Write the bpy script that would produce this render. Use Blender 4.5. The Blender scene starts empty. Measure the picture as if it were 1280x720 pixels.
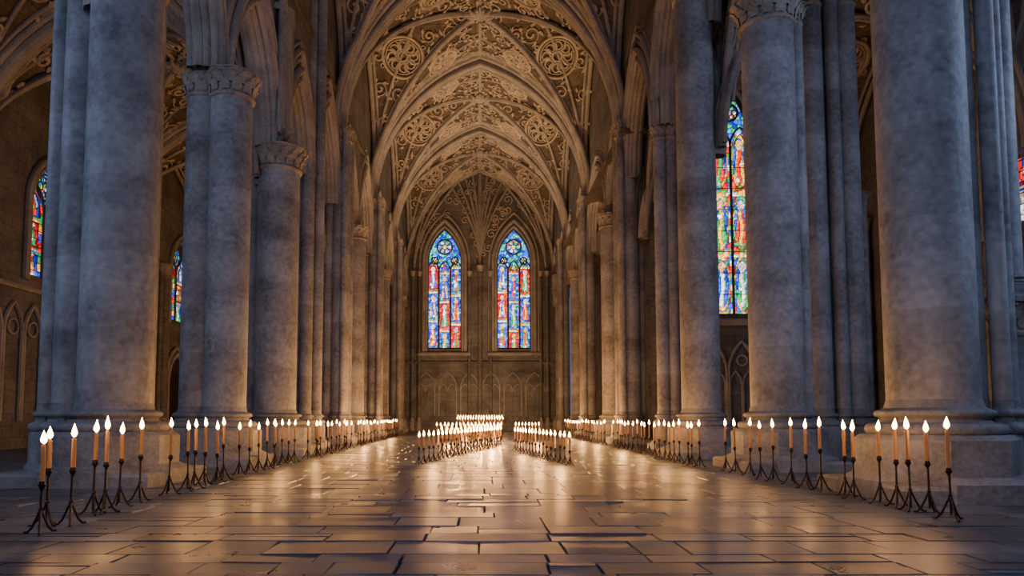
import bpy, math, random
from mathutils import Vector, Matrix
random.seed(7)
PI=math.pi

# ------------------------------------------------------------ materials
def nt(name):
    m=bpy.data.materials.new(name); m.use_nodes=True
    t=m.node_tree; b=t.nodes['Principled BSDF']
    return m,t,b
def node(t,typ,**kw):
    n=t.nodes.new(typ)
    for k,v in kw.items(): setattr(n,k,v)
    return n
def ramp(t,stops):
    r=t.nodes.new('ShaderNodeValToRGB')
    e=r.color_ramp.elements
    e[0].position=stops[0][0]; e[0].color=(*stops[0][1],1)
    e[1].position=stops[-1][0]; e[1].color=(*stops[-1][1],1)
    for p,c in stops[1:-1]:
        q=e.new(p); q.color=(*c,1)
    return r
def stone(name,dark,light,scale=1.2,rough=0.85,bump=0.35,brick=False,bw=1.1,bh=0.5,drum=False):
    m,t,b=nt(name); L=t.links
    tc=node(t,'ShaderNodeTexCoord')
    n1=node(t,'ShaderNodeTexNoise'); n1.inputs['Scale'].default_value=scale; n1.inputs['Detail'].default_value=8; n1.inputs['Roughness'].default_value=0.6
    n2=node(t,'ShaderNodeTexNoise'); n2.inputs['Scale'].default_value=scale*9; n2.inputs['Detail'].default_value=6
    L.new(tc.outputs['Object'],n1.inputs['Vector']); L.new(tc.outputs['Object'],n2.inputs['Vector'])
    mx=node(t,'ShaderNodeMath',operation='MULTIPLY_ADD'); mx.inputs[1].default_value=0.35
    L.new(n2.outputs['Fac'],mx.inputs[0])
    m2=node(t,'ShaderNodeMath',operation='MULTIPLY'); m2.inputs[1].default_value=0.68
    L.new(n1.outputs['Fac'],m2.inputs[0]); L.new(m2.outputs[0],mx.inputs[2])
    r=ramp(t,[(0.37,dark),(0.51,tuple((a+c)/2 for a,c in zip(dark,light))),(0.66,light)])
    L.new(mx.outputs[0],r.inputs[0])
    col=r.outputs[0]; hgt=n2.outputs['Fac']
    if brick or drum:
        sp=node(t,'ShaderNodeSeparateXYZ'); L.new(tc.outputs['Object'],sp.inputs[0])
        cb=node(t,'ShaderNodeCombineXYZ')
        if brick:
            ad=node(t,'ShaderNodeMath',operation='ADD'); L.new(sp.outputs[0],ad.inputs[0]); L.new(sp.outputs[1],ad.inputs[1])
            L.new(ad.outputs[0],cb.inputs[0])
        L.new(sp.outputs[2],cb.inputs[1])
        br=node(t,'ShaderNodeTexBrick'); L.new(cb.outputs[0],br.inputs['Vector'])
        br.inputs['Scale'].default_value=1; br.inputs['Brick Width'].default_value=bw if brick else 50
        br.inputs['Row Height'].default_value=bh; br.inputs['Mortar Size'].default_value=0.014 if brick else 0.008; br.inputs['Mortar Smooth'].default_value=0.3
        br.inputs['Color1'].default_value=(1,1,1,1); br.inputs['Color2'].default_value=(0.72,0.72,0.72,1) if brick else (0.98,0.98,0.98,1); br.inputs['Mortar'].default_value=(0.42,0.4,0.38,1) if brick else (0.82,0.81,0.80,1)
        mm=node(t,'ShaderNodeMix',data_type='RGBA',blend_type='MULTIPLY'); mm.inputs[0].default_value=0.9
        L.new(col,mm.inputs[6]); L.new(br.outputs['Color'],mm.inputs[7]); col=mm.outputs[2]
        if brick:
            hs=node(t,'ShaderNodeMath',operation='SUBTRACT'); L.new(n2.outputs['Fac'],hs.inputs[0]); L.new(br.outputs['Fac'],hs.inputs[1]); hgt=hs.outputs[0]
    L.new(col,b.inputs['Base Color'])
    b.inputs['Roughness'].default_value=rough
    bp=node(t,'ShaderNodeBump'); bp.inputs['Strength'].default_value=bump; bp.inputs['Distance'].default_value=0.05
    L.new(hgt,bp.inputs['Height']); L.new(bp.outputs[0],b.inputs['Normal'])
    return m
M_col=stone('column_stone',(0.165,0.163,0.172),(0.48,0.475,0.485),0.8,0.6,0.35,drum=True,bh=1.6)
M_base=stone('base_stone',(0.13,0.128,0.135),(0.33,0.325,0.33),1.4,0.7,0.35)
M_cap=stone('carved_stone',(0.20,0.175,0.15),(0.50,0.44,0.38),1.6,0.8,0.4)
M_wall=stone('ashlar_wall',(0.10,0.096,0.092),(0.26,0.248,0.236),0.6,0.85,0.4,brick=True)
M_web=stone('vault_web',(0.085,0.068,0.051),(0.245,0.195,0.148),1.0,0.9,0.5,brick=True,bw=0.8,bh=0.35)
M_rib=stone('rib_stone',(0.24,0.218,0.195),(0.46,0.42,0.375),1.0,0.8,0.3)
M_orn=stone('vault_carving',(0.38,0.315,0.24),(0.64,0.54,0.43),2.0,0.8,0.3)
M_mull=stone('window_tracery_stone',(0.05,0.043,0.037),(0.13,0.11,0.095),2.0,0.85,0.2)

def simple(name,col,rough=0.5,metal=0,em=None,es=0):
    m,t,b=nt(name); b.inputs['Base Color'].default_value=(*col,1); b.inputs['Roughness'].default_value=rough; b.inputs['Metallic'].default_value=metal
    if em: b.inputs['Emission Color'].default_value=(*em,1); b.inputs['Emission Strength'].default_value=es
    return m,t,b
M_iron,t,b=simple('wrought_iron',(0.035,0.026,0.022),0.5,0.8)
n=node(t,'ShaderNodeTexNoise'); n.inputs['Scale'].default_value=60
r=ramp(t,[(0.3,(0.02,0.016,0.014)),(0.7,(0.09,0.05,0.035))]); t.links.new(n.outputs['Fac'],r.inputs[0]); t.links.new(r.outputs[0],b.inputs['Base Color'])
M_wax,_,_=simple('candle_wax',(0.34,0.16,0.06),0.5,0,(1.0,0.30,0.05),0.10)  # weak orange emission stands in for flame light glowing through the wax
M_flame,_,_=simple('candle_flame',(1,0.6,0.2),0.5,0,(1.0,0.50,0.14),46)
M_wood,t,b=simple('door_wood',(0.05,0.03,0.02),0.6)
n=node(t,'ShaderNodeTexWave'); n.inputs['Scale'].default_value=2; n.inputs['Distortion'].default_value=3
r=ramp(t,[(0.2,(0.025,0.015,0.01)),(0.8,(0.07,0.04,0.025))]); t.links.new(n.outputs['Fac'],r.inputs[0]); t.links.new(r.outputs[0],b.inputs['Base Color'])
# stained glass
M_glass,t,b=nt('stained_glass')
at=node(t,'ShaderNodeAttribute',attribute_name='Col')
nz=node(t,'ShaderNodeTexNoise'); nz.inputs['Scale'].default_value=3.0
mr=node(t,'ShaderNodeMapRange'); mr.inputs[3].default_value=0.6; mr.inputs[4].default_value=1.4
t.links.new(nz.outputs['Fac'],mr.inputs[0])
vm=node(t,'ShaderNodeVectorMath',operation='SCALE'); t.links.new(at.outputs['Color'],vm.inputs[0]); t.links.new(mr.outputs[0],vm.inputs['Scale'])
t.links.new(vm.outputs[0],b.inputs['Emission Color']); b.inputs['Emission Strength'].default_value=1.7
b.inputs['Base Color'].default_value=(0.02,0.02,0.03,1); b.inputs['Roughness'].default_value=0.2
# floor
M_floor,t,b=nt('worn_flagstone'); L=t.links
tc=node(t,'ShaderNodeTexCoord'); at=node(t,'ShaderNodeAttribute',attribute_name='Col')
n1=node(t,'ShaderNodeTexNoise'); n1.inputs['Scale'].default_value=1.3; n1.inputs['Detail'].default_value=9; n1.inputs['Roughness'].default_value=0.65
n2=node(t,'ShaderNodeTexNoise'); n2.inputs['Scale'].default_value=12; n2.inputs['Detail'].default_value=6
for q in (n1,n2): L.new(tc.outputs['Object'],q.inputs['Vector'])
r=ramp(t,[(0.3,(0.042,0.050,0.070)),(0.5,(0.086,0.100,0.132)),(0.72,(0.165,0.184,0.225))]); L.new(n1.outputs['Fac'],r.inputs[0])
mm=node(t,'ShaderNodeMix',data_type='RGBA',blend_type='MULTIPLY'); mm.inputs[0].default_value=1; L.new(r.outputs[0],mm.inputs[6]); L.new(at.outputs['Color'],mm.inputs[7])
L.new(mm.outputs[2],b.inputs['Base Color'])
rr=node(t,'ShaderNodeMapRange'); rr.inputs[1].default_value=0.3; rr.inputs[2].default_value=0.7; rr.inputs[3].default_value=0.24; rr.inputs[4].default_value=0.48
L.new(n1.outputs['Fac'],rr.inputs[0]); L.new(rr.outputs[0],b.inputs['Roughness'])
b.inputs['IOR'].default_value=1.42
ad=node(t,'ShaderNodeMath',operation='MULTIPLY_ADD'); ad.inputs[1].default_value=0.3; L.new(n2.outputs['Fac'],ad.inputs[0]); L.new(n1.outputs['Fac'],ad.inputs[2])
bp=node(t,'ShaderNodeBump'); bp.inputs['Strength'].default_value=0.22; bp.inputs['Distance'].default_value=0.025
L.new(ad.outputs[0],bp.inputs['Height']); L.new(bp.outputs[0],b.inputs['Normal'])
M_grout,_,_=simple('floor_joint',(0.02,0.02,0.022),0.9)

# ------------------------------------------------------------ mesh builder
class B:
    def __init__(s): s.v=[]; s.f=[]; s.m=[]; s.c=[]
    def add(s,vs,fs,mat=0,col=None):
        o=len(s.v); s.v.extend(vs)
        for f in fs:
            s.f.append(tuple(i+o for i in f)); s.m.append(mat)
            if col is not None: s.c.append(col)
    def obj(s,name,mats,parent=None,angle=35,smooth=True):
        me=bpy.data.meshes.new(name); me.from_pydata(s.v,[],s.f)
        for m in mats: me.materials.append(m)
        me.polygons.foreach_set('material_index',s.m)
        if smooth:
            me.polygons.foreach_set('use_smooth',[True]*len(s.f))
        if s.c:
            ca=me.color_attributes.new('Col','FLOAT_COLOR','CORNER'); d=[]
            for p,c in zip(me.polygons,s.c): d.extend([c[0],c[1],c[2],1.0]*p.loop_total)
            ca.data.foreach_set('color',d)
        me.update()
        if smooth: me.set_sharp_from_angle(angle=math.radians(angle))
        o=bpy.data.objects.new(name,me); bpy.context.scene.collection.objects.link(o)
        if parent: o.parent=parent
        return o
def lathe(b,x,y,prof,n=28,mat=0,rot=0.0,cap=False):
    vs=[];fs=[]
    for r,z in prof:
        for i in range(n):
            a=2*PI*i/n+rot; vs.append((x+r*math.cos(a),y+r*math.sin(a),z))
    for j in range(len(prof)-1):
        for i in range(n):
            k=(i+1)%n; fs.append((j*n+i,j*n+k,(j+1)*n+k,(j+1)*n+i))
    if cap: fs.append(tuple((len(prof)-1)*n+i for i in range(n)))
    b.add(vs,fs,mat)
def box(b,x0,x1,y0,y1,z0,z1,mat=0,bev=0.0):
    if bev>0:
        prof=[(0,z0),(0,z1-bev),(bev,z1)]
    else: prof=[(0,z0),(0,z1)]
    vs=[];fs=[]
    for d,z in prof: vs+= [(x0+d,y0+d,z),(x1-d,y0+d,z),(x1-d,y1-d,z),(x0+d,y1-d,z)]
    for j in range(len(prof)-1):
        for i in range(4):
            k=(i+1)%4; fs.append((j*4+i,j*4+k,(j+1)*4+k,(j+1)*4+i))
    e=(len(prof)-1)*4; fs.append((e,e+1,e+2,e+3)); fs.append((3,2,1,0))
    b.add(vs,fs,mat)
def tube(b,pts,r,n=8,mat=0,closed=False,rf=None):
    P=[Vector(p) for p in pts]
    N=len(P); vs=[];fs=[]
    if N<2: return
    T=[]
    for i in range(N):
        a=P[(i-1)%N] if (closed or i>0) else P[i]; c=P[(i+1)%N] if (closed or i<N-1) else P[i]
        d=c-a; T.append(d.normalized() if d.length>1e-9 else Vector((0,0,1)))
    up=Vector((0,0,1)) if abs(T[0].z)<0.9 else Vector((1,0,0))
    u=T[0].cross(up).normalized()
    for i in range(N):
        u=(u-T[i]*u.dot(T[i]))
        u=u.normalized() if u.length>1e-6 else T[i].orthogonal().normalized()
        w=T[i].cross(u); rad=r if rf is None else r*rf(i/(N-1))
        for k in range(n):
            a=2*PI*k/n; q=P[i]+u*(rad*math.cos(a))+w*(rad*math.sin(a)); vs.append(tuple(q))
    rng=N if closed else N-1
    for i in range(rng):
        j=(i+1)%N
        for k in range(n):
            l=(k+1)%n; fs.append((i*n+k,i*n+l,j*n+l,j*n+k))
    b.add(vs,fs,mat)
def arcf(t,a,h):
    c=(h*h-a*a)/(2*a); R=a+c
    return math.sqrt(max(0.0,R*R-(abs(t)+c)**2))

# ------------------------------------------------------------ columns
def leafring(b,x,y,r,z,h,n,mat,out,off=0):
    for i in range(n):
        a=2*PI*(i+off)/n; vs=[]
        wd=2*PI*r/n*0.46
        for t,w,o in ((0,0.75,0.0),(0.35,1.0,0.10),(0.7,0.85,0.35),(0.93,0.5,0.85),(1.0,0.28,1.1),(0.86,0.15,1.25)):
            for s in (-1,0,1):
                rr=r+out*o+ (0.22*out if s==0 else 0)+0.02; q=s*w*wd
                vs.append((x+rr*math.cos(a)-q*math.sin(a),y+rr*math.sin(a)+q*math.cos(a),z+h*t))
        fs=[]
        for j in range(5):
            for k in range(2):
                p=j*3+k; fs.append((p,p+1,p+4,p+3))
        b.add(vs,fs,mat)
def shaft(b,x,y,r,zt,z0=0.0,cap=True,base=True,n=28,bs=1.0,capn=None):
    zb=z0
    if base:
        k=bs; rr=math.cos(PI/8)
        lathe(b,x,y,[(r*1.95/rr,z0),(r*1.95/rr,z0+0.3*k),(r*1.75/rr,z0+0.36*k),(r*1.62/rr,z0+0.40*k),(r*1.62/rr,z0+0.98*k),(r*1.5/rr,z0+1.06*k),(r*1.3,z0+1.07*k)],8,1,rot=PI/8)
        pr=[]
        for cx,cz,cr in ((1.36,1.15,0.10),(1.2,1.42,0.06)):
            for q in range(7):
                a=-PI/2+PI*q/6; pr.append((r*cx+cr*k*math.cos(a),z0+cz*k+cr*k*math.sin(a)))
            if cx==1.36: pr+= [(r*1.2,z0+1.27*k),(r*1.14,z0+1.32*k)]
        pr.append((r*1.06,z0+1.52*k)); pr.append((r,z0+1.66*k))
        lathe(b,x,y,pr,n,1); zb=z0+1.6*k
    ch=0.45+0.55*r
    zc=zt-ch if cap else zt
    lathe(b,x,y,[(r,zb),(r,zc)],n,0)
    if cap:
        lathe(b,x,y,[(r,zc-0.02),(r*1.1,zc+0.02),(r*1.12,zc+0.07),(r*1.03,zc+0.12),(r*1.03,zc+0.15),(r*1.08,zc+ch*0.5),(r*1.22,zc+ch*0.78),(r*1.3,zc+ch*0.84)],n,2)
        nl=max(8,int(10*r/0.5)) if capn is None else capn
        leafring(b,x,y,r*1.03,zc+0.14,ch*0.42,nl,2,0.12*max(r,0.4)/0.6)
        leafring(b,x,y,r*1.08,zc+0.14+ch*0.26,ch*0.42,nl,2,0.16*max(r,0.4)/0.6,0.5)
        lathe(b,x,y,[(r*1.2,zt-0.17*ch),(r*1.36,zt-0.15*ch),(r*1.36,zt-0.08*ch),(r*1.42,zt-0.05*ch),(r*1.42,zt)],8 if r>0.3 else 12,2,rot=PI/8,cap=True)
CM=[M_col,M_base,M_cap]
def column(x,y,shafts,zt,name='cluster_column',cap=True,bs=1.0,block=True):
    b=B()
    for dx,dy,r in shafts:
        shaft(b,x+dx,y+dy,r,zt,cap=cap,bs=bs)
    if block and len(shafts)>1:
        xs=[(x+dx-r*1.9,x+dx+r*1.9) for dx,dy,r in shafts]; ys=[(y+dy-r*1.9,y+dy+r*1.9) for dx,dy,r in shafts]
        box(b,min(a[0] for a in xs),max(a[1] for a in xs),min(a[0] for a in ys),max(a[1] for a in ys),0,0.26*bs,1,0.05)
    return b.obj(name,CM)
# left
column(-7.8,15.1,[(0.05,0,0.74),(-1.03,0.15,0.32),(-1.51,0.2,0.18),(-0.5,0.95,0.3),(0.2,1.0,0.22)],11.6)
column(-7.75,20.6,[(-0.50,0.1,0.49),(0.36,0,0.60),(-0.1,0.8,0.3)],11.5)
column(-7.75,26.8,[(0.02,0,0.78),(-0.95,0.2,0.27),(0.1,1.0,0.25)],11.6)
column(-7.8,32.0,[(-0.45,-0.1,0.24),(0.02,-0.35,0.28),(0.42,0.05,0.24),(0.2,0.5,0.22)],24.5,cap=False)
column(-7.7,38.0,[(-0.42,0,0.34),(0.2,-0.1,0.48),(0.55,0.45,0.2),(0.45,-0.6,0.17)],17.0)
column(-7.74,43.5,[(0,0,0.64)],13.1)
column(-7.45,50.0,[(0,0,0.5),(0.35,0.55,0.2),(0.35,-0.55,0.18),(-0.6,0,0.22)],16.9)
column(-7.7,56.0,[(0,0,0.52)],13.0)
column(-7.4,62.0,[(0,0,0.45),(0.3,-0.5,0.18),(0.3,0.5,0.18)],17.0)
column(-7.7,68.0,[(0,0,0.45)],13.0)
# right
column(7.95,12.5,[(0,0,0.72),(0.86,0.1,0.17),(1.16,-0.1,0.15),(1.44,0.1,0.14),(0.3,0.95,0.3)],11.6)
column(7.9,18.9,[(0,0,0.68),(0.9,0.3,0.2),(0.2,0.95,0.25)],12.8)
column(7.62,24.5,[(0,0,0.66),(0.45,0.75,0.2)],17.0)
column(8.1,30.5,[(-0.22,0,0.27),(0.25,-0.1,0.24),(0.62,0.15,0.22),(0.1,0.5,0.25)],14.1)
column(7.95,37.2,[(-0.1,0,0.58),(0.6,0.2,0.22),(-0.55,0.6,0.2),(-0.55,-0.6,0.17)],17.0)
column(7.85,41.8,[(0,0,0.66)],13.4)
column(7.6,49.7,[(0,0,0.5),(-0.35,0.55,0.2),(-0.35,-0.55,0.18)],16.9)
column(7.7,56.0,[(0,0,0.52)],13.0)
column(7.4,62.0,[(0,0,0.45),(-0.3,-0.5,0.18),(-0.3,0.5,0.18)],17.0)
column(7.7,68.0,[(0,0,0.45)],13.0)
# inner aisle piers, right
column(12.2,24.5,[(-0.45,0,0.4),(0.22,-0.2,0.22),(0.75,0,0.4),(0.15,0.5,0.4)],16.6)
column(14.0,26.5,[(0,0,0.22),(0.5,0,0.16),(-0.45,0.1,0.15)],9.9)
b=B(); shaft(b,10.15,13.6,0.42,3.55); shaft(b,10.15,13.6,0.30,11.6,z0=3.5,base=True,bs=0.35)
b.obj('pedestal_column',CM)

# ------------------------------------------------------------ vaults
class Vault:
    def __init__(s,xc,a,lines,zs,h): s.xc=xc;s.a=a;s.lines=lines;s.zs=zs;s.h=h
    def g(s,y):
        for i in range(len(s.lines)-1):
            if s.lines[i]<=y<=s.lines[i+1]:
                hb=(s.lines[i+1]-s.lines[i])/2; return arcf(y-s.lines[i]-hb,hb,s.h)
        return 0
    def z(s,x,y):
        return s.zs+max(arcf(x-s.xc,s.a,s.h),s.g(y))
def web(V,name,nx=48,per=2.6):
    b=B(); ys=[]
    for i in range(len(V.lines)-1):
        l0,l1=V.lines[i],V.lines[i+1]; n=int((l1-l0)*per)
        for k in range(n): ys.append(l0+(l1-l0)*k/n)
    ys.append(V.lines[-1])
    xs=[V.xc-V.a*math.cos(PI*i/nx) for i in range(nx+1)]
    vs=[];fs=[]
    for y in ys:
        for x in xs: vs.append((x,y,V.z(x,y)))
    for j in range(len(ys)-1):
        for i in range(nx):
            p=j*(nx+1)+i; fs.append((p,p+1,p+nx+2,p+nx+1))
    b.add(vs,fs,0)
    x0,x1=V.xc-V.a-0.8,V.xc+V.a+0.8; zt=V.zs+V.h+0.6
    box(b,x0,x1,V.lines[0],V.lines[-1],zt,zt+0.3,0)
    return b.obj(name,[M_web],angle=60)
def line_on(V,p0,p1,n=26,drop=0.05):
    out=[]
    for i in range(n+1):
        t=i/n; x=p0[0]+(p1[0]-p0[0])*t; y=p0[1]+(p1[1]-p0[1])*t
        out.append((x,y,V.z(x,min(max(y,V.lines[0]),V.lines[-1]))-drop))
    return out
def cosline(V,y,drop,a=None,n=40):
    a=a or V.a
    return [(V.xc-a*math.cos(PI*i/n),y,V.zs+arcf(a*math.cos(PI*i/n),V.a,V.h)-drop) for i in range(n+1)]
def ribs(V,name,parent,sc=1.0,heavy=()):
    b=B()
    for L in V.lines:
        tube(b,cosline(V,L,0.32*sc),0.34*sc,10)
        for dy,r,dr in ((0.5,0.2,0.1),(0.88,0.12,0.04)):
            for s in (-1,1): tube(b,cosline(V,L+s*dy*sc,dr*sc),r*sc,8)
        if L in heavy:
            for s in (-1,1):
                tube(b,cosline(V,L+s*0.3,0.6),0.13,8); tube(b,cosline(V,L+s*1.15,0.02),0.16,8)
    for i in range(len(V.lines)-1):
        l0,l1=V.lines[i],V.lines[i+1]; mid=(l0+l1)/2; hb=(l1-l0)/2
        for sx in (-1,1):
            for sy in (-1,1):
                pts=[];pa=[];pb=[]
                n=30
                c=(V.h**2-hb*hb)/(2*hb); R=hb+c
                for k in range(n+1):
                    x=V.a*math.cos(PI/2*k/n); f=arcf(x,V.a,V.h)
                    dy=max(0,math.sqrt(max(0,R*R-f*f))-c)
                    px,py,pz=V.xc+sx*x,mid+sy*dy,V.zs+f
                    pts.append((px,py,pz-0.2*sc)); pa.append((px+0.2*sc,py,pz-0.05)); pb.append((px-0.2*sc,py,pz-0.05))
                tube(b,pts,0.17*sc,8); tube(b,pa,0.09*sc,6); tube(b,pb,0.09*sc,6)
                tube(b,line_on(V,(V.xc+sx*V.a*0.99,mid+sy*hb*0.99),(V.xc,mid+sy*hb*0.5),30,0.06),0.11*sc,7)
                tube(b,line_on(V,(V.xc+sx*V.a*0.99,mid+sy*hb*0.99),(V.xc+sx*V.a*0.5,mid),30,0.06),0.11*sc,7)
        tube(b,line_on(V,(V.xc,l0),(V.xc,l1),30,0.08),0.13*sc,8)
        tube(b,line_on(V,(V.xc-V.a,mid),(V.xc+V.a,mid),30,0.08),0.11*sc,8)
        for s in (-1,1):
            for o,r in ((0.2,0.16),(0.5,0.1)):
                tube(b,[(V.xc+s*(V.a-o),mid+hb*0.97*math.cos(PI*k/36),V.zs+arcf(hb*math.cos(PI*k/36)*0.97,hb,V.h)-0.12) for k in range(37)],r*sc,8)
        z=V.zs+V.h
        lathe(b,V.xc,mid,[(0.02,z-0.62*sc),(0.28*sc,z-0.56*sc),(0.42*sc,z-0.42*sc),(0.62*sc,z-0.34*sc),(0.66*sc,z-0.2*sc),(0.5*sc,z)],16)
        for k in range(8):
            a=2*PI*k/8
            tube(b,[(V.xc+math.cos(a)*q*sc,mid+math.sin(a)*q*sc,z-w*sc) for q,w in ((0.45,0.4),(0.75,0.42),(0.95,0.3),(0.9,0.15))],0.13*sc,6,rf=lambda t:1.1-0.7*t)
    return b.obj(name,[M_rib],parent=parent)
def frame(V,x,y):
    e=0.03
    ty=max(min(y,V.lines[-1]-e),V.lines[0]+e)
    dzx=(V.z(x+e,ty)-V.z(x-e,ty))/(2*e); dzy=(V.z(x,ty+e)-V.z(x,ty-e))/(2*e)
    dzx=max(-3,min(3,dzx)); dzy=max(-3,min(3,dzy))
    t1=Vector((1,0,dzx)).normalized(); nrm=Vector((-dzx,-dzy,1)).normalized()
    t2=nrm.cross(t1); return t1,t2,nrm
def proj(V,x,y,fr,u,v,drop):
    t1,t2,nn=fr; px=x+t1.x*u+t2.x*v; py=y+t1.y*u+t2.y*v
    px=max(V.xc-V.a+.02,min(V.xc+V.a-.02,px)); py=max(V.lines[0]+.01,min(V.lines[-1]-.01,py))
    return (px-nn.x*drop*0.5,py-nn.y*drop*0.5,V.z(px,py)-drop)
def medallion(b,V,x,y,R):
    fr=frame(V,x,y)
    def circ(cx,cy,r,tr,n=28,dr=0.06): tube(b,[proj(V,x,y,fr,cx+r*math.cos(2*PI*k/n),cy+r*math.sin(2*PI*k/n),dr) for k in range(n)],tr,6,closed=True)
    circ(0,0,R,0.11); circ(0,0,R*0.84,0.05); circ(0,0,R*0.24,0.09,14); 
    for k in range(8):
        a=2*PI*k/8
        circ(R*0.54*math.cos(a),R*0.54*math.sin(a),R*0.2,0.065,12)
        pts=[]
        for q in range(5):
            t=q/4; rr=R*(0.26+0.55*t); aa=a+PI/8+0.25*math.sin(t*PI); pts.append(proj(V,x,y,fr,rr*math.cos(aa),rr*math.sin(aa),0.08))
        tube(b,pts,0.075,6,rf=lambda t:0.6+0.8*math.sin(PI*t))
        a2=a+PI/8
        circ(R*1.12*math.cos(a2),R*1.12*math.sin(a2),R*0.1,0.05,8)
def ornament(V,name,parent,meds,y0,y1,step=1.15,seed=3,tr=0.055):
    rnd=random.Random(seed); b=B()
    for m in meds: medallion(b,V,*m)
    y=y0
    while y<y1:
        x=V.xc-V.a+0.9
        while x<V.xc+V.a-0.6:
            cx=x+rnd.uniform(-.25,.25); cy=y+rnd.uniform(-.25,.25)
            ok=all((cx-m[0])**2+(cy-m[1])**2>(m[2]*0.95)**2 for m in meds)
            if ok and V.lines[0]+.4<cy<V.lines[-1]-.4:
                fr=frame(V,cx,cy); a0=rnd.uniform(0,2*PI); sg=rnd.choice((-1,1)); RR=rnd.uniform(0.42,0.62); pts=[]
                for k in range(17):
                    t=k/16; rr=RR*(1-0.85*t)*1.0; a=a0+sg*t*3.6*PI*0.8
                    pts.append(proj(V,cx,cy,fr,rr*math.cos(a),rr*math.sin(a),0.06))
                tube(b,pts,tr,5,rf=lambda t:0.7+0.9*t)
                for k in range(4):
                    a=a0+sg*k*1.3; 
                    q=[proj(V,cx,cy,fr,RR*(0.9+0.42*t)*math.cos(a+0.5*t),RR*(0.9+0.42*t)*math.sin(a+0.5*t),0.06) for t in (0,.5,1)]
                    tube(b,q,tr*1.6,5,rf=lambda t:0.4+1.1*math.sin(PI*min(1,t+0.15)))
            x+=step
        y+=step
    return b.obj(name,[M_orn],parent=parent)
HV=10.4
NV=Vault(0,7.7,[-10,2,14,26,38,50,62,74],17,HV)
ceil=web(NV,'ceiling')
ribs(NV,'vault_ribs',ceil,1.0,heavy=(38,50,62))
meds=[]
for mid in (32,44,56,68):
    for s in (-1,1):
        for d in (-2.3,2.3): meds.append((s*5.2,mid+d,1.35))
        meds.append((s*2.6,mid-3.9,1.05)); meds.append((s*2.6,mid+3.9,1.05))
ornament(NV,'carved_tracery',ceil,meds,27,74)
AL=Vault(-14.2,5.8,[-8,3.2,15,26.8,38,50,62,74],10.5,7.5)
c2=web(AL,'ceiling_aisle_left',32,1.6); ribs(AL,'vault_ribs',c2,0.8)
ornament(AL,'carved_tracery',c2,[(-14.2+s*3.6,m+d,1.15) for m in (20.9,32.4,44) for s in (-1,1) for d in (-2,2)],15,56,1.3,5)
AR=Vault(13.7,5.3,[-8,2,12,24.5,36],10.8,8.2)
c3=web(AR,'ceiling_aisle_right',32,1.6); ribs(AR,'vault_ribs',c3,0.8)
ornament(AR,'carved_tracery',c3,[(13.7+s*3.3,m+d,1.1) for m in (18.2,30.2) for s in (-1,1) for d in (-2,2)],12,35.5,1.3,6)
AC=Vault(9.4,1.3,[36,43,49.5,56,62,68,74],12.5,3)
web(AC,'ceiling_ambulatory',8,1)

# ------------------------------------------------------------ walls
def wall(b,fm,segs,t0,t1,mat=0):
    def quad(pts): b.add([fm(*p) for p in pts],[tuple(range(len(pts)))],mat)
    for s in segs:
        if s[0]=='s':
            _,u0,u1,z0,z1=s
            for t in (t0,t1): quad([(u0,t,z0),(u1,t,z0),(u1,t,z1),(u0,t,z1)])
            quad([(u0,t0,z0),(u1,t0,z0),(u1,t1,z0),(u0,t1,z0)])
        else:
            _,u0,u1,zl,zb,zs,h,z1=s; mid=(u0+u1)/2; hw=(u1-u0)/2; n=24
            zb2=zb if isinstance(zb,tuple) else (zb,zb)
            us=[mid-hw*math.cos(PI*i/n) for i in range(n+1)]; us[0]=u0; us[-1]=u1
            zz=[zs+arcf(u-mid,hw,h) for u in us]
            for i in range(n):
                for t in (t0,t1):
                    quad([(us[i],t,zz[i]),(us[i+1],t,zz[i+1]),(us[i+1],t,z1),(us[i],t,z1)])
                quad([(us[i],t0,zz[i]),(us[i+1],t0,zz[i+1]),(us[i+1],t1,zz[i+1]),(us[i],t1,zz[i])])
            for u,q in ((u0,zb2[0]),(u1,zb2[1])):
                if q<zs: quad([(u,t0,q),(u,t1,q),(u,t1,zs),(u,t0,zs)])
            if zl is not None:
                for t in (t0,t1): quad([(u0,t,zl),(u1,t,zl),(u1,t,zb),(u0,t,zb)])
                quad([(u0,t0,zb),(u1,t0,zb),(u1,t1,zb),(u0,t1,zb)])
def archpts(fm,u0,u1,zb,zs,h,off,t,n=28):
    mid=(u0+u1)/2; hw=(u1-u0)/2+off; hh=h*hw/((u1-u0)/2) if off else h
    za,zc=zb if isinstance(zb,tuple) else (zb,zb)
    pts=[]
    if zb is not None: pts.append(fm(mid-hw,t,min(za,zs-.01)))
    for i in range(n+1):
        u=-hw*math.cos(PI*i/n); pts.append(fm(mid+u,t,zs+arcf(u,hw,hh)))
    if zb is not None: pts.append(fm(mid+hw,t,min(zc,zs-.01)))
    return pts
fy=lambda u,t,z:(t,u,z)
fx=lambda u,t,z:(u,t,z)
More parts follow.
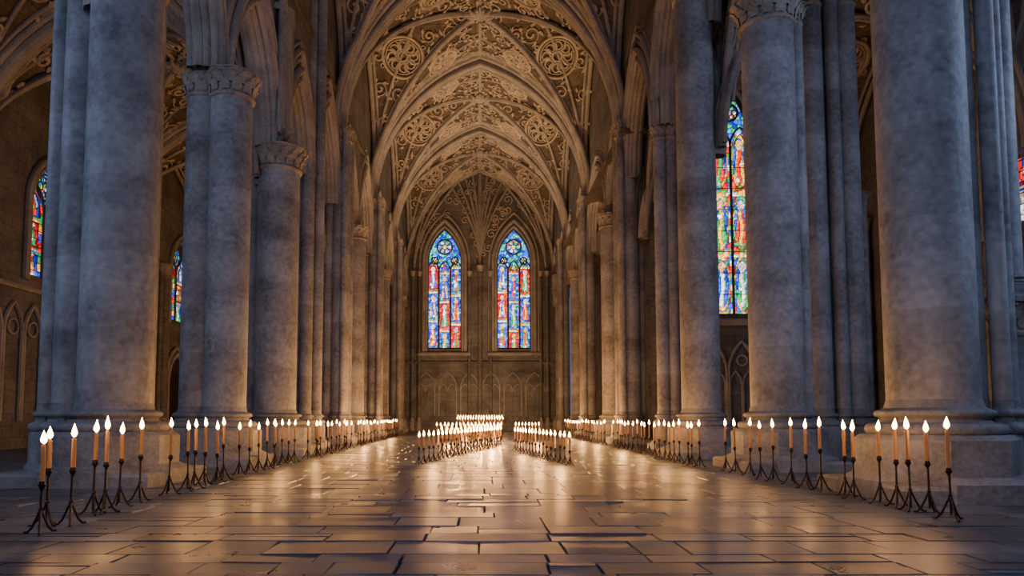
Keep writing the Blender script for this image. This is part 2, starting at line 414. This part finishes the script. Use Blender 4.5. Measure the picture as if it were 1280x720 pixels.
def arcade(name,side,cols,resp):
    b=B(); segs=[]; Z1=28
    cols=[(-6,0.5,11.5)]+cols
    for i,(y,hw,zc) in enumerate(cols):
        segs.append(('s',y-hw,y+hw,zc,Z1))
        if i<len(cols)-1:
            y2,hw2,zc2=cols[i+1]; u0,u1=y+hw,y2-hw2; zs=max(zc,zc2); h=(u1-u0)*0.86
            if u1-u0>6.5: h=(u1-u0)*0.62
            segs.append(('o',u0,u1,None,(zc,zc2),zs,h,Z1))
    t0,t1=side*7.72,side*8.4
    wall(b,fy,segs,t0,t1,0)
    for s in segs:
        if s[0]=='o':
            _,u0,u1,_,zb,zs,h,_=s
            for off,r,dt in ((0.02,0.13,0.0),(0.3,0.17,-0.06),(0.58,0.1,0),(0.8,0.13,-0.04),(1.02,0.07,0)):
                for tt,sg in ((t0,1),(t1,-1)):
                    p=archpts(fy,u0,u1,None,zs,h,off,tt+side*dt*sg); tube(b,p,r,8,1)
            for dt in (0.2,0.4,0.6):
                tube(b,archpts(fy,u0,u1,zb,zs,h,-0.08,side*(7.72+dt)),0.12 if dt!=0.4 else 0.18,8,1)
    for L in resp:
        for dy,r,dx in ((0,0.3,0.0),(-0.45,0.17,0.05),(0.45,0.17,0.05),(-0.75,0.1,0.1),(0.75,0.1,0.1)):
            lathe(b,side*(7.5-dx+0.1),L+dy,[(r*0.3,12.0),(r*1.2,12.3),(r,12.5),(r,16.6),(r*1.3,16.95),(r*1.35,17.1)],12,1)
    return b.obj(name,[M_wall,M_rib])
arcade('wall_arcade_left',-1,[(3.2,.5,11.5),(9,.5,11.5),(15.1,.75,11.5),(20.6,.62,11.45),(26.8,.75,11.5),(32,.5,12.3),(38,.5,12.8),(43.5,.6,13.0),(50,.5,12.9),(56,.5,12.9),(62,.45,12.9),(68,.45,12.9),(74,.4,12.9)],(2,14,26.6))
arcade('wall_arcade_right',1,[(0,.5,11.5),(6,.5,11.5),(12.5,.75,11.5),(18.9,.6,12.7),(24.6,.45,15.2),(30.5,.5,14.0),(37.2,.55,13.9),(41.8,.62,13.3),(49.7,.5,12.9),(56,.5,12.9),(62,.45,12.9),(68,.45,12.9),(74,.4,12.9)],(2,14))

# end wall (east)
b=B()
W1=(-3.72,1.83); W2=(3.55,1.83)
zb,zs,h=8.5,17.6,3.7
u=-8.4; segs=[]
for c,hw in (W1,W2):
    segs.append(('s',u,c-hw,0,28)); segs.append(('o',c-hw,c+hw,0,zb,zs,h,28)); u=c+hw
segs.append(('s',u,8.4,0,28))
wall(b,fx,segs,73.6,74.8,0)
for c,hw in (W1,W2):
    for off,r,t in ((0.05,0.13,73.6),(0.35,0.2,73.5),(0.75,0.12,73.55)):
        tube(b,archpts(fx,c-hw,c+hw,zb-0.3,zs,h,off,t),r,8,1)
    box(b,c-hw-0.9,c+hw+0.9,73.2,73.7,zb-0.75,zb-0.4,1,0.1)
for x in (-7.0,-6.3,-1.1,0,1.1,6.3,7.0):
    r=0.26 if x==0 else 0.16
    shaft(b,x,73.4,r,16.6 if abs(x)!=0 else 17.2,n=14,bs=0.8,capn=8)
def wz(x): return 17+arcf(x,7.7,HV)
for i in range(9):
    tx=(-1+2*i/8)*3.0; pts=[]
    for k in range(15):
        t=k/14; x=tx*t**1.5; z=17.2+(min(wz(tx)-0.3,27)-17.2)*t**0.8; pts.append((x,73.5,z))
    tube(b,pts,0.12 if i!=4 else 0.2,8,1)
for sx in (-1,1):
    for tx in (2.4,4.2,5.8):
        pts=[]
        for k in range(15):
            t=k/14; x=sx*(6.9+(tx-6.9)*t**1.4); z=17+(wz(tx)-0.2-17)*t**0.8; pts.append((x,73.5,z))
        tube(b,pts,0.12,8,1)
for i in range(6):
    u0=-6.6+i*2.25
    tube(b,archpts(fx,u0+.1,u0+1.9,1.5,4.4,1.6,0,73.58,16),0.06,6,1)
    tube(b,archpts(fx,u0+.1,u0+1.0,1.5,4.0,.8,0,73.59,12),0.04,6,1); tube(b,archpts(fx,u0+1.0,u0+1.9,1.5,4.0,.8,0,73.59,12),0.04,6,1)
box(b,-7.6,7.6,73.3,73.6,6.9,7.15,0,0.06)
box(b,-7.6,7.6,73.25,73.6,0,0.9,0,0.08)
rnd=random.Random(11)
for i in range(110):
    x=rnd.uniform(-6.2,6.2); z=rnd.uniform(18,26.9)
    if z>wz(x)-0.6: continue
    bad=False
    for c,hw in (W1,W2):
        if abs(x-c)<hw+0.9 and z<zs+arcf(min(abs(x-c),hw),hw,h)+1.1: bad=True
    if bad: continue
    a0=rnd.uniform(0,6.28); R=rnd.uniform(.35,.55)
    tube(b,[(x+R*(1-.85*k/14)*math.cos(a0+k*0.6),73.56,z+R*(1-.85*k/14)*math.sin(a0+k*0.6)) for k in range(15)],0.06,5,2)
b.obj('wall_back',[M_wall,M_rib,M_orn])

# outer aisle walls
WL=[(8,3),(20.9,3),(32.6,3.0),(41,3.0),(47.0,3.0),(56,3)]
ZS,ZH,ZB=10.9,2.1,7.7
b=B(); segs=[]; u=-8
for c,w in WL:
    segs.append(('s',u,c-w/2,0,19)); segs.append(('o',c-w/2,c+w/2,0,ZB,ZS,ZH,19)); u=c+w/2
segs.append(('s',u,74.8,0,19))
wall(b,fy,segs,-20,-20.9,0)
for c,w in WL:
    for off,r,t in ((0.05,.12,-20),(0.32,.16,-19.92)):
        tube(b,archpts(fy,c-w/2,c+w/2,ZB-.3,ZS,ZH,off,t),r,8,1)
for y in (15,26.8,38,44,50,62):
    for dy,r in ((-.5,.17),(0,.3),(.5,.17)): shaft(b,-19.75,y+dy,r,10.9,n=14,bs=.8,capn=8)
for y0 in (17,28.2,51):
    for k in range(5):
        uu=y0+k*1.35
        tube(b,archpts(fy,uu,uu+1.2,1.2,5.0,1.3,0,-19.93,14),.09,6,1)
        tube(b,[(-19.93,uu+.6+.33*math.cos(q*PI/6),5.25+.33*math.sin(q*PI/6)) for q in range(12)],.06,6,1,closed=True)
    tube(b,[(-19.9,y0-.2,7.0),(-19.9,y0+6.9,7.0)],.12,6,1)
wl=b.obj('wall_left',[M_wall,M_rib])
b=B(); wall(b,fx,[('s',-20.9,-8.4,0,19)],74,74.8,0); b.obj('wall_aisle_end',[M_wall])
WR=[(6,3),(15,3),(24.2,3.4),(31,3)]
b=B(); segs=[]; u=-8
for c,w in WR:
    segs.append(('s',u,c-w/2,0,20)); segs.append(('o',c-w/2,c+w/2,0,8.2,11.6,2.4,20)); u=c+w/2
segs.append(('s',u,36.8,0,20))
wall(b,fy,segs,19,19.9,0)
for c,w in WR:
    for off,r,t in ((0.05,.12,19),(0.32,.16,18.92)): tube(b,archpts(fy,c-w/2,c+w/2,7.9,11.6,2.4,off,t),r,8,1)
for y in (12,20,28,34.5):
    for dy,r in ((-.5,.17),(0,.3),(.5,.17)): shaft(b,18.75,y+dy,r,11,n=14,bs=.8,capn=8)
b.obj('wall_right',[M_wall,M_rib])
TC=13.1
b=B(); cw,hw=TC,1.06
wall(b,fx,[('s',8.7,cw-hw,0,20),('o',cw-hw,cw+hw,0,6.6,15.7,3.0,20),('s',cw+hw,19.9,0,20)],36,37,0)
for off,r,t in ((0.03,.1,36),(0.26,.15,35.92),(.55,.09,35.97)): tube(b,archpts(fx,cw-hw,cw+hw,6.3,15.7,3.0,off,t),r,8,1)
box(b,cw-hw-.7,cw+hw+.7,35.65,36.1,6.0,6.35,1,.08)
for x in (10.9,11.2,14.9,15.2): shaft(b,x,35.7,.17,11.2,n=14,bs=.8,capn=8)
for k in range(5):
    u0=11.4+k*1.5-0.3
    tube(b,archpts(fx,u0,u0+1.4,1.0,3.6,1.6,0,35.93,16),.09,6,1)
    for q in (0,1): tube(b,archpts(fx,u0+.06+q*.66,u0+.66+q*.66,1.0,3.0,.7,0,35.95,10),.055,6,1)
    tube(b,[(u0+.7+.26*math.cos(a*PI/6),35.95,4.25+.26*math.sin(a*PI/6)) for a in range(12)],.05,6,1,closed=True)
b.obj('wall_transept',[M_wall,M_rib])
b=B(); wall(b,fy,[('s',37,42.5,0,16.5),('o',42.5,45.5,0,6.4,12.3,2.3,16.5),('s',45.5,74.8,0,16.5)],10.7,11.4,0); b.obj('wall_ambulatory',[M_wall])
b=B(); wall(b,fx,[('s',-20.9,-6,0,28),('o',-6,6,0,7,16,7,28),('s',6,19.9,0,28)],-9.2,-8.2,0); b.obj('wall_front',[M_wall])

# door in left wall, with its surround
b=B()
tube(b,archpts(fy,45.2,47.6,0,3.6,1.7,0.1,-19.84),.15,8,2); tube(b,archpts(fy,45.2,47.6,0,3.6,1.7,0.4,-19.87),.12,8,2)
n=20; vs=[(-19.9,46.4-1.2*math.cos(PI*i/n),3.6+arcf(1.2*math.cos(PI*i/n),1.2,1.7)) for i in range(n+1)]
vs=[(-19.9,45.2,0)]+vs+[(-19.9,47.6,0)]; b.add(vs,[tuple(range(len(vs)))],0)
for k in range(1,6): tube(b,[(-19.87,45.2+k*.4,0),(-19.87,45.2+k*.4,4.2)],.025,5,1)
for z in (.8,2.6): tube(b,[(-19.85,45.2,z),(-19.85,47.6,z)],.04,5,1)
b.obj('door_1',[M_wood,M_iron,M_rib])

# ------------------------------------------------------------ windows
JW={'b':(0.01,0.06,0.62),'B':(0.005,0.02,0.30),'r':(0.85,0.008,0.008),'R':(0.34,0.004,0.015),'g':(0.01,0.38,0.08),'y':(1.0,0.48,0.05),'w':(0.75,0.74,0.70),'c':(0.05,0.38,0.75),'p':(0.30,0.04,0.35),'s':(0.9,0.52,0.33)}
wcount=[0]
def window(fm,uc,w,zb,zs,h,nl,tg,ti,bright=1.0,seed=0,style=0):
    wcount[0]+=1; name='window_%d'%wcount[0]
    rnd=random.Random(seed+100); hw=w/2; f=B(); inn=0.12*(1 if ti>tg else -1)
    k=0.75+0.25*(w/3.6)
    if w>3.3: k*=1.25
    tube(f,archpts(fm,uc-hw,uc+hw,zb,zs,h,-0.04,tg+inn),0.10*k,8)
    tube(f,[fm(uc-hw,tg+inn,zb),fm(uc+hw,tg+inn,zb)],.12*k,8)
    lw=w/nl; hz=zs-(0.75 if nl==3 else 0.15)*lw; lh=lw*0.95
    lz=[]
    for i in range(nl):
        a=uc-hw+i*lw; bb=a+lw; up=0; lz.append(hz+up)
        tube(f,archpts(fm,a,bb,None,hz+up,lh,0,tg+inn,14),.06*k,7)
        if i>0: tube(f,[fm(a,tg+inn,zb),fm(a,tg+inn,hz+up)],.08*k,8)
        tube(f,archpts(fm,a+.2*lw,bb-.2*lw,None,hz+up-.1*lw,lh*.75,0,tg+inn,12),.03*k,6)
    for q in range(1,8):
        z=zb+(hz-zb)*q/8; tube(f,[fm(uc-hw,tg+inn*.4,z),fm(uc+hw,tg+inn*.4,z)],.02,5)
    circles=[]
    if nl==3:
        circles=[(0,zs+h*.47,lw*.66),(-lw*.86,zs+h*.07,lw*.30),(lw*.86,zs+h*.07,lw*.30)]
    elif nl==2: circles=[(0,zs+h*.55,lw*.42)]
    for cx,cz,cr in circles:
        tube(f,[fm(uc+cx+cr*math.cos(2*PI*q/22),tg+inn,cz+cr*math.sin(2*PI*q/22)) for q in range(22)],.065*k,6,closed=True)
        npet=6
        for p in range(npet):
            a=2*PI*p/npet; pr=cr*.30
            tube(f,[fm(uc+cx+cr*.6*math.cos(a)+pr*math.cos(2*PI*q/10),tg+inn,cz+cr*.6*math.sin(a)+pr*math.sin(2*PI*q/10)) for q in range(10)],.032*k,5,closed=True)
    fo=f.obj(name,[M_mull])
    g=B(); nx=int(20*nl); cs=w/nx; seeds={}
    sd=w/(nl*4.8)
    def near(u,z):
        i=math.floor(u/sd); j=math.floor(z/sd); best=None
        for a in (-1,0,1):
            for c in (-1,0,1):
                key=(i+a,j+c)
                if key not in seeds: seeds[key]=((i+a+rnd.random())*sd,(j+c+rnd.random())*sd,rnd.random(),rnd.random())
                s=seeds[key]; d=(s[0]-u)**2+(s[1]-z)**2
                if best is None or d<best[0]: best=(d,s,key)
        return best[1],best[2]
    nz_=int((zs+h-zb)/cs)+1
    ROBE=['ry','gw','gr','yb','yr','gy','br','rg']
    def color(u,z):
        s,key=near(u,z); r1,r2=s[2],s[3]
        li=min(nl-1,max(0,int((u+hw)/lw))); sc=(u+hw-(li+.5)*lw)/(lw/2)
        if z<lz[li]+lh*.8*(1-.5*abs(sc)):
            if abs(sc)>.80:
                q=int(z/(lw*.3))%4; return JW['rbyg'[q]] if style==0 else JW['rwbg'[q]]
            ph=(lz[li]+lh*.8-zb)/3
            pz=(z-zb)/ph+(.0 if nl!=3 else (.0,.33,.12)[li]); pi_=int(pz); fz=pz-pi_; hsh=random.Random(seed*31+li*7+pi_*13).random()
            red=(li+pi_+seed)%3==0
            if fz<.06: return JW['gyrg'[int(r1*4)]]
            if fz>.94: return JW['yw'[int(r1*2)]]
            base='RRrR' if red and style==0 else 'bBbc'
            if style==1:
                q=(sc/.74)**2+((fz-.52)/.42)**2
                if .82<q<1.12: return JW['y' if r1<.6 else 'g']
                if q>=1.12: return JW['rbgR'[int(r1*4)]]
            rb=ROBE[int(hsh*8)]
            a=max(0,(.72-fz)/.60)
            wdt=.20+.36*min(1,a)**.7
            if (sc/.17)**2+((fz-.79)/.045)**2<1: return JW['s']
            if (sc/.36)**2+((fz-.79)/.085)**2<1: return JW['y' if hsh>.3 else 'w']
            if .12<fz<.74 and abs(sc)<wdt:
                inner=abs(sc+.12*math.sin(fz*11+hsh*6))<.17
                if r2>.9: return JW['w']
                if red and rb[0]=='r': return JW['w'] if inner else JW['b']
                return JW[rb[1]] if inner else JW[rb[0]]
            return JW[base[int(r1*4)]]
        for cx,cz,cr in circles:
            d=math.hypot(u-cx,z-cz)
            if d<cr*.28: return JW['y']
            if d<cr*.98:
                aa=math.atan2(z-cz,u-cx)%(PI/3); aa=min(aa,PI/3-aa)
                return JW['wcwg'[int(r1*4)]] if aa<.36 and d<cr*.9 else JW['r' if r1<.4 else 'b']
        return JW['Bbcg'[int(r1*4)]]
    for i in range(nx):
        ua=-hw+i*cs; um=ua+cs/2; top=zs+arcf(um,hw,h)
        for j in range(nz_):
            za=zb+j*cs; 
            if za>=top: break
            zt=min(za+cs,top); zm=(za+zt)/2
            c=color(um,zm); s,key=near(um,zm); c2=color(um+cs,zm); c3=color(um,zm+cs); _,k2=near(um+cs*.8,zm); _,k3=near(um,zm+cs*.8)
            m=bright*(.65+.7*s[3])
            if key!=k2 or key!=k3: m*=.5
            if c!=c2 or c!=c3: m*=.4
            g.add([fm(uc+ua,tg,za),fm(uc+ua+cs,tg,za),fm(uc+ua+cs,tg,zt),fm(uc+ua,tg,zt)],[(0,1,2,3)],0,tuple(q*m for q in c))
    g.obj('glass',[M_glass],parent=fo,smooth=False)
window(fx,W1[0],3.66,8.5,17.6,3.7,3,74.2,73,2.4,seed=1)
window(fx,W2[0],3.66,8.5,17.6,3.7,3,74.2,73,2.4,seed=2)
window(fx,TC,2.12,6.6,15.7,3.0,2,36.5,35,2.0,seed=3,style=1)
for i,(c,w) in enumerate(WL[1:5]): window(fy,c,w,ZB,ZS,ZH,2,-20.45,-19,1.4,seed=10+i)
for i,(c,w) in enumerate(WR[1:4]): window(fy,c,w,8.2,11.6,2.4,2,19.45,18,1.2,seed=20+i)
window(fy,44,3.0,6.4,12.3,2.3,2,11.05,10,1.4,seed=30)

# ------------------------------------------------------------ floor
rnd=random.Random(5)
y=-8.2
fl=B(); 
def slab(x0,x1,y0,y1):
    g_=0.006; z=rnd.uniform(-0.004,0.004); tx=rnd.uniform(-.004,.004); ty=rnd.uniform(-.004,.004); c=rnd.uniform(.66,1.2); w=rnd.uniform(-.05,.05)
    col=(c*(1+w),c,c*(1-w)); e=0.010
    X=[x0+g_,x1-g_,x1-g_,x0+g_]; Y=[y0+g_,y0+g_,y1-g_,y1-g_]
    j=[(rnd.uniform(-.010,.010),rnd.uniform(-.010,.010)) for _ in range(4)]
    cx,cy=(x0+x1)/2,(y0+y1)/2
    vs=[(X[i]+j[i][0],Y[i]+j[i][1],-0.03) for i in range(4)]
    for i in range(4):
        px=X[i]+j[i][0]; py=Y[i]+j[i][1]; dx=e if px<cx else -e; dy=e if py<cy else -e
        vs.append((px+dx,py+dy,z+tx*(1 if px>cx else -1)+ty*(1 if py>cy else -1)))
    fl.add(vs,[(4,5,6,7)]+[(i,(i+1)%4,4+(i+1)%4,4+i) for i in range(4)],0,col)
while y<74:
    d=rnd.choice((.4,.5,.6,.75,.9)); x=-20.5+rnd.uniform(-1,0)
    while x<19.6:
        w=rnd.uniform(.45,1.5); 
        if rnd.random()<.2: 
            k=rnd.uniform(.35,.65); slab(x,x+w,y,y+d*k); slab(x,x+w,y+d*k,y+d)
        else: slab(x,x+w,y,y+d)
        x+=w
    y+=d
o=len(fl.v)
fl.v+= [(-20.9,-9.2,-.025),(19.9,-9.2,-.025),(19.9,74.8,-.025),(-20.9,74.8,-.025)]; fl.f.append((o,o+1,o+2,o+3)); fl.m.append(1); fl.c.append((1,1,1))
fl.obj('floor',[M_floor,M_grout],smooth=False)

# ------------------------------------------------------------ candles
rc=random.Random(21)
def candle(b,fb,x,y,H,det=True):
    s=H/1.26; a0=rc.uniform(0,6.28); cl=rc.uniform(.40,.54)*s; zr=H-.17-cl
    n=12 if det else 7
    lx,ly=rc.uniform(-.012,.012),rc.uniform(-.012,.012)
    for k in range(3):
        a=a0+k*2*PI/3; R=.17*s
        tube(b,[(x,y,.30*s),(x+R*.25*math.cos(a),y+R*.25*math.sin(a),.2*s),(x+R*.6*math.cos(a),y+R*.6*math.sin(a),.07*s),(x+R*.9*math.cos(a),y+R*.9*math.sin(a),.016),(x+R*1.15*math.cos(a),y+R*1.15*math.sin(a),.016)],.014,6 if det else 4,0)
    tube(b,[(x,y,.06*s),(x,y,.3*s),(x+lx*.5,y+ly*.5,zr)],.015,6,0)
    lathe(b,x,y,[(.016,.28*s),(.03,.30*s),(.016,.32*s)],8,0)
    x+=lx; y+=ly
    lathe(b,x,y,[(.014,zr-.06),(.024,zr-.03),(.040,zr-.01),(.042,zr+.012),(.034,zr+.012),(.031,zr+.05)],n,0)
    pr=[(.026,zr),(.027,zr+cl*.3),(.025,zr+cl*.7),(.023,zr+cl*.96),(.020,zr+cl),(.010,zr+cl-.008)]
    lathe(b,x,y,pr,n,1,cap=True)
    if det:
        for k in range(3):
            a=rc.uniform(0,6.28); l=rc.uniform(.05,.2); z=zr+cl
            tube(b,[(x+.022*math.cos(a),y+.022*math.sin(a),z-.005),(x+.027*math.cos(a),y+.027*math.sin(a),z-l*.6),(x+.028*math.cos(a),y+.028*math.sin(a),z-l)],.006,5,1)
    zf=zr+cl+.012; hf=rc.uniform(.16,.20); wx=rc.uniform(-.015,.015)
    vs=[];fs=[]; P=[(.005,0),(.024,.10),(.036,.25),(.032,.45),(.019,.68),(.007,.88),(.001,1)]; m=8
    tube(b,[(x,y,zf-.02),(x,y,zf+.01)],.004,4,0)
    for r,t in P:
        for k in range(m): vs.append((x+wx*t*t+r*math.cos(2*PI*k/m),y+r*math.sin(2*PI*k/m),zf+hf*t))
    for j in range(len(P)-1):
        for k in range(m): fs.append((j*m+k,j*m+(k+1)%m,(j+1)*m+(k+1)%m,(j+1)*m+k))
    fb.add(vs,fs,0)
    return (x,y,zf+hf*.5)
lights=[]
def row(pts,every=4,det=True):
    b=B(); fb=B()
    for i,(x,y,H) in enumerate(pts):
        p=candle(b,fb,x,y,H,det)
        if i%every==every//2: lights.append((p,every))
    o=b.obj('candle_row',[M_iron,M_wax])
    fo=fb.obj('flames',[M_flame],parent=o); fo.visible_shadow=False
row([(-5.13,8.4,1.2),(-5.42,9.0,1.24),(-5.15,9.05,1.26),(-5.38,10.0,1.3),(-5.30,10.15,1.34),(-5.47,10.9,1.26),(-5.45,11.5,1.32)],3)
row([(-5.46,12.6,1.34),(-5.38,13.2,1.28),(-5.42,13.6,1.32),(-5.5,14.3,1.33),(-5.5,15.0,1.25),(-5.55,15.5,1.34)],3)
row([(-5.65+rc.uniform(-.1,.1),17+i*.62,rc.uniform(1.2,1.32)) for i in range(9)],4)
row([(-5.6-.015*i+rc.uniform(-.1,.1),23.6+i*.7,rc.uniform(1.15,1.28)) for i in range(13)],5,False)
row([(-5.85-.01*i+rc.uniform(-.06,.06),34+i*.85,rc.uniform(1.12,1.25)) for i in range(22)],7,False)
row([(6.22,9.5,1.36),(6.38,10.2,1.3),(6.2,10.35,1.34),(6.27,10.8,1.33),(6.3,11.3,1.3),(6.2,11.9,1.28),(6.26,12.3,1.3)],3)
row([(6.28,13.2,1.34),(6.2,13.6,1.3),(6.3,14.5,1.34),(6.22,15.2,1.3),(6.15,15.7,1.27),(6.3,16.7,1.32),(6.28,17.6,1.3),(6.25,18.2,1.3)],3)
row([(6.02+rc.uniform(-.06,.06),19.6+i*.6,rc.uniform(1.18,1.3)) for i in range(9)],4)
row([(6.2+rc.uniform(-.08,.08),26.2+i*.7,rc.uniform(1.15,1.28)) for i in range(11)],5,False)
row([(6.25+rc.uniform(-.08,.08),35.5+i*.85,rc.uniform(1.12,1.25)) for i in range(21)],7,False)
row([(-1.77+2.75*(i/25),20.7+13*(i/25),.95) for i in range(26)],6)
row([(-1.45+2.5*(i/15),27+10*(i/15),1.03) for i in range(16)],6,False)
row([(2.54-1.1*(i/15),20.2+9*(i/15),.95) for i in range(16)],5)
row([(-2.3+3.5*(i/17),38+2*(i/17),1.08) for i in range(18)],6,False)
row([(-1.6+3.2*(i/17),50,1.40) for i in range(18)],6,False)
row([(-1.9+3.8*(i/17),62,1.55) for i in range(18)],6,False)
row([(2.0+1.3*(i/7),40,1.08) for i in range(8)],5,False)
for (p,k) in lights:
    e=4.0 if p[1]<20 else (8 if p[1]<30 else 22)
    if abs(p[0])<3.5 : e*=2.2
    ld=bpy.data.lights.new('candle_light','POINT'); ld.energy=e*k; ld.color=(1.0,0.46,0.15); ld.shadow_soft_size=0.025
    lo=bpy.data.objects.new('candle_light',ld); lo.location=(p[0],p[1],p[2]); bpy.context.scene.collection.objects.link(lo)

# ------------------------------------------------------------ lights
def spot(x,y,z,e,ang,col,target):
    ld=bpy.data.lights.new('warm_fill_spot','SPOT'); ld.energy=e; ld.color=col; ld.spot_size=math.radians(ang); ld.spot_blend=1.0; ld.shadow_soft_size=0.25  # added warm fill, not a fixture of the church; brightens vaults and east wall
    o=bpy.data.objects.new('warm_fill_spot',ld); o.location=(x,y,z); o.rotation_euler=(Vector(target)-Vector((x,y,z))).to_track_quat('-Z','Y').to_euler(); bpy.context.scene.collection.objects.link(o)
WARM=(1.0,0.62,0.34)
for y,e in ((45,8200),(54,8000),(62,7200),(68,4600)):
    spot(0,y,1.5,e,80,WARM,(0,y+1.0,27))
spot(0,64,2.2,1400,120,WARM,(0,74,5))
spot(-14,36,1.5,450,90,WARM,(-14,36,18)); spot(-14,22,1.5,260,90,WARM,(-14,22,18))
spot(13.5,29,1.5,320,90,WARM,(13.5,29,18))
def area(x,y,z,sx,sy,e,col,target,name):
    ld=bpy.data.lights.new(name,'AREA'); ld.shape='RECTANGLE'; ld.size=sx; ld.size_y=sy; ld.energy=e; ld.color=col
    o=bpy.data.objects.new(name,ld); o.location=(x,y,z); o.rotation_euler=(Vector(target)-Vector((x,y,z))).to_track_quat('-Z','Y').to_euler(); bpy.context.scene.collection.objects.link(o)
COOL=(0.47,0.62,1.0)
area(0,-7.9,14,11,14,1250,COOL,(0,18,2),'west_cool_fill')  # unseen cool fill added behind the camera to light the column fronts
area(-19.5,10,10,6,5,750,COOL,(-6,17,5),'aisle_cool_fill')  # out-of-frame cool panels added on both aisle sides as fill for the columns
area(18.5,12,10,6,5,750,COOL,(6,17,5),'aisle_cool_fill')
w=bpy.data.worlds.new('World'); bpy.context.scene.world=w; w.use_nodes=True
w.node_tree.nodes['Background'].inputs[0].default_value=(0.25,0.38,0.7,1); w.node_tree.nodes['Background'].inputs[1].default_value=0.35

# ------------------------------------------------------------ camera
PITCH=math.radians(4.0)
cd=bpy.data.cameras.new('camera'); cd.lens=25; cd.sensor_width=36; cd.shift_x=0.03125
cd.shift_y=(162-888.9*math.tan(PITCH))/1280; cd.clip_end=300
co=bpy.data.objects.new('camera',cd); co.location=(0,0,1.35); co.rotation_euler=(PI/2+PITCH,0,0); bpy.context.scene.collection.objects.link(co)
bpy.context.scene.camera=co
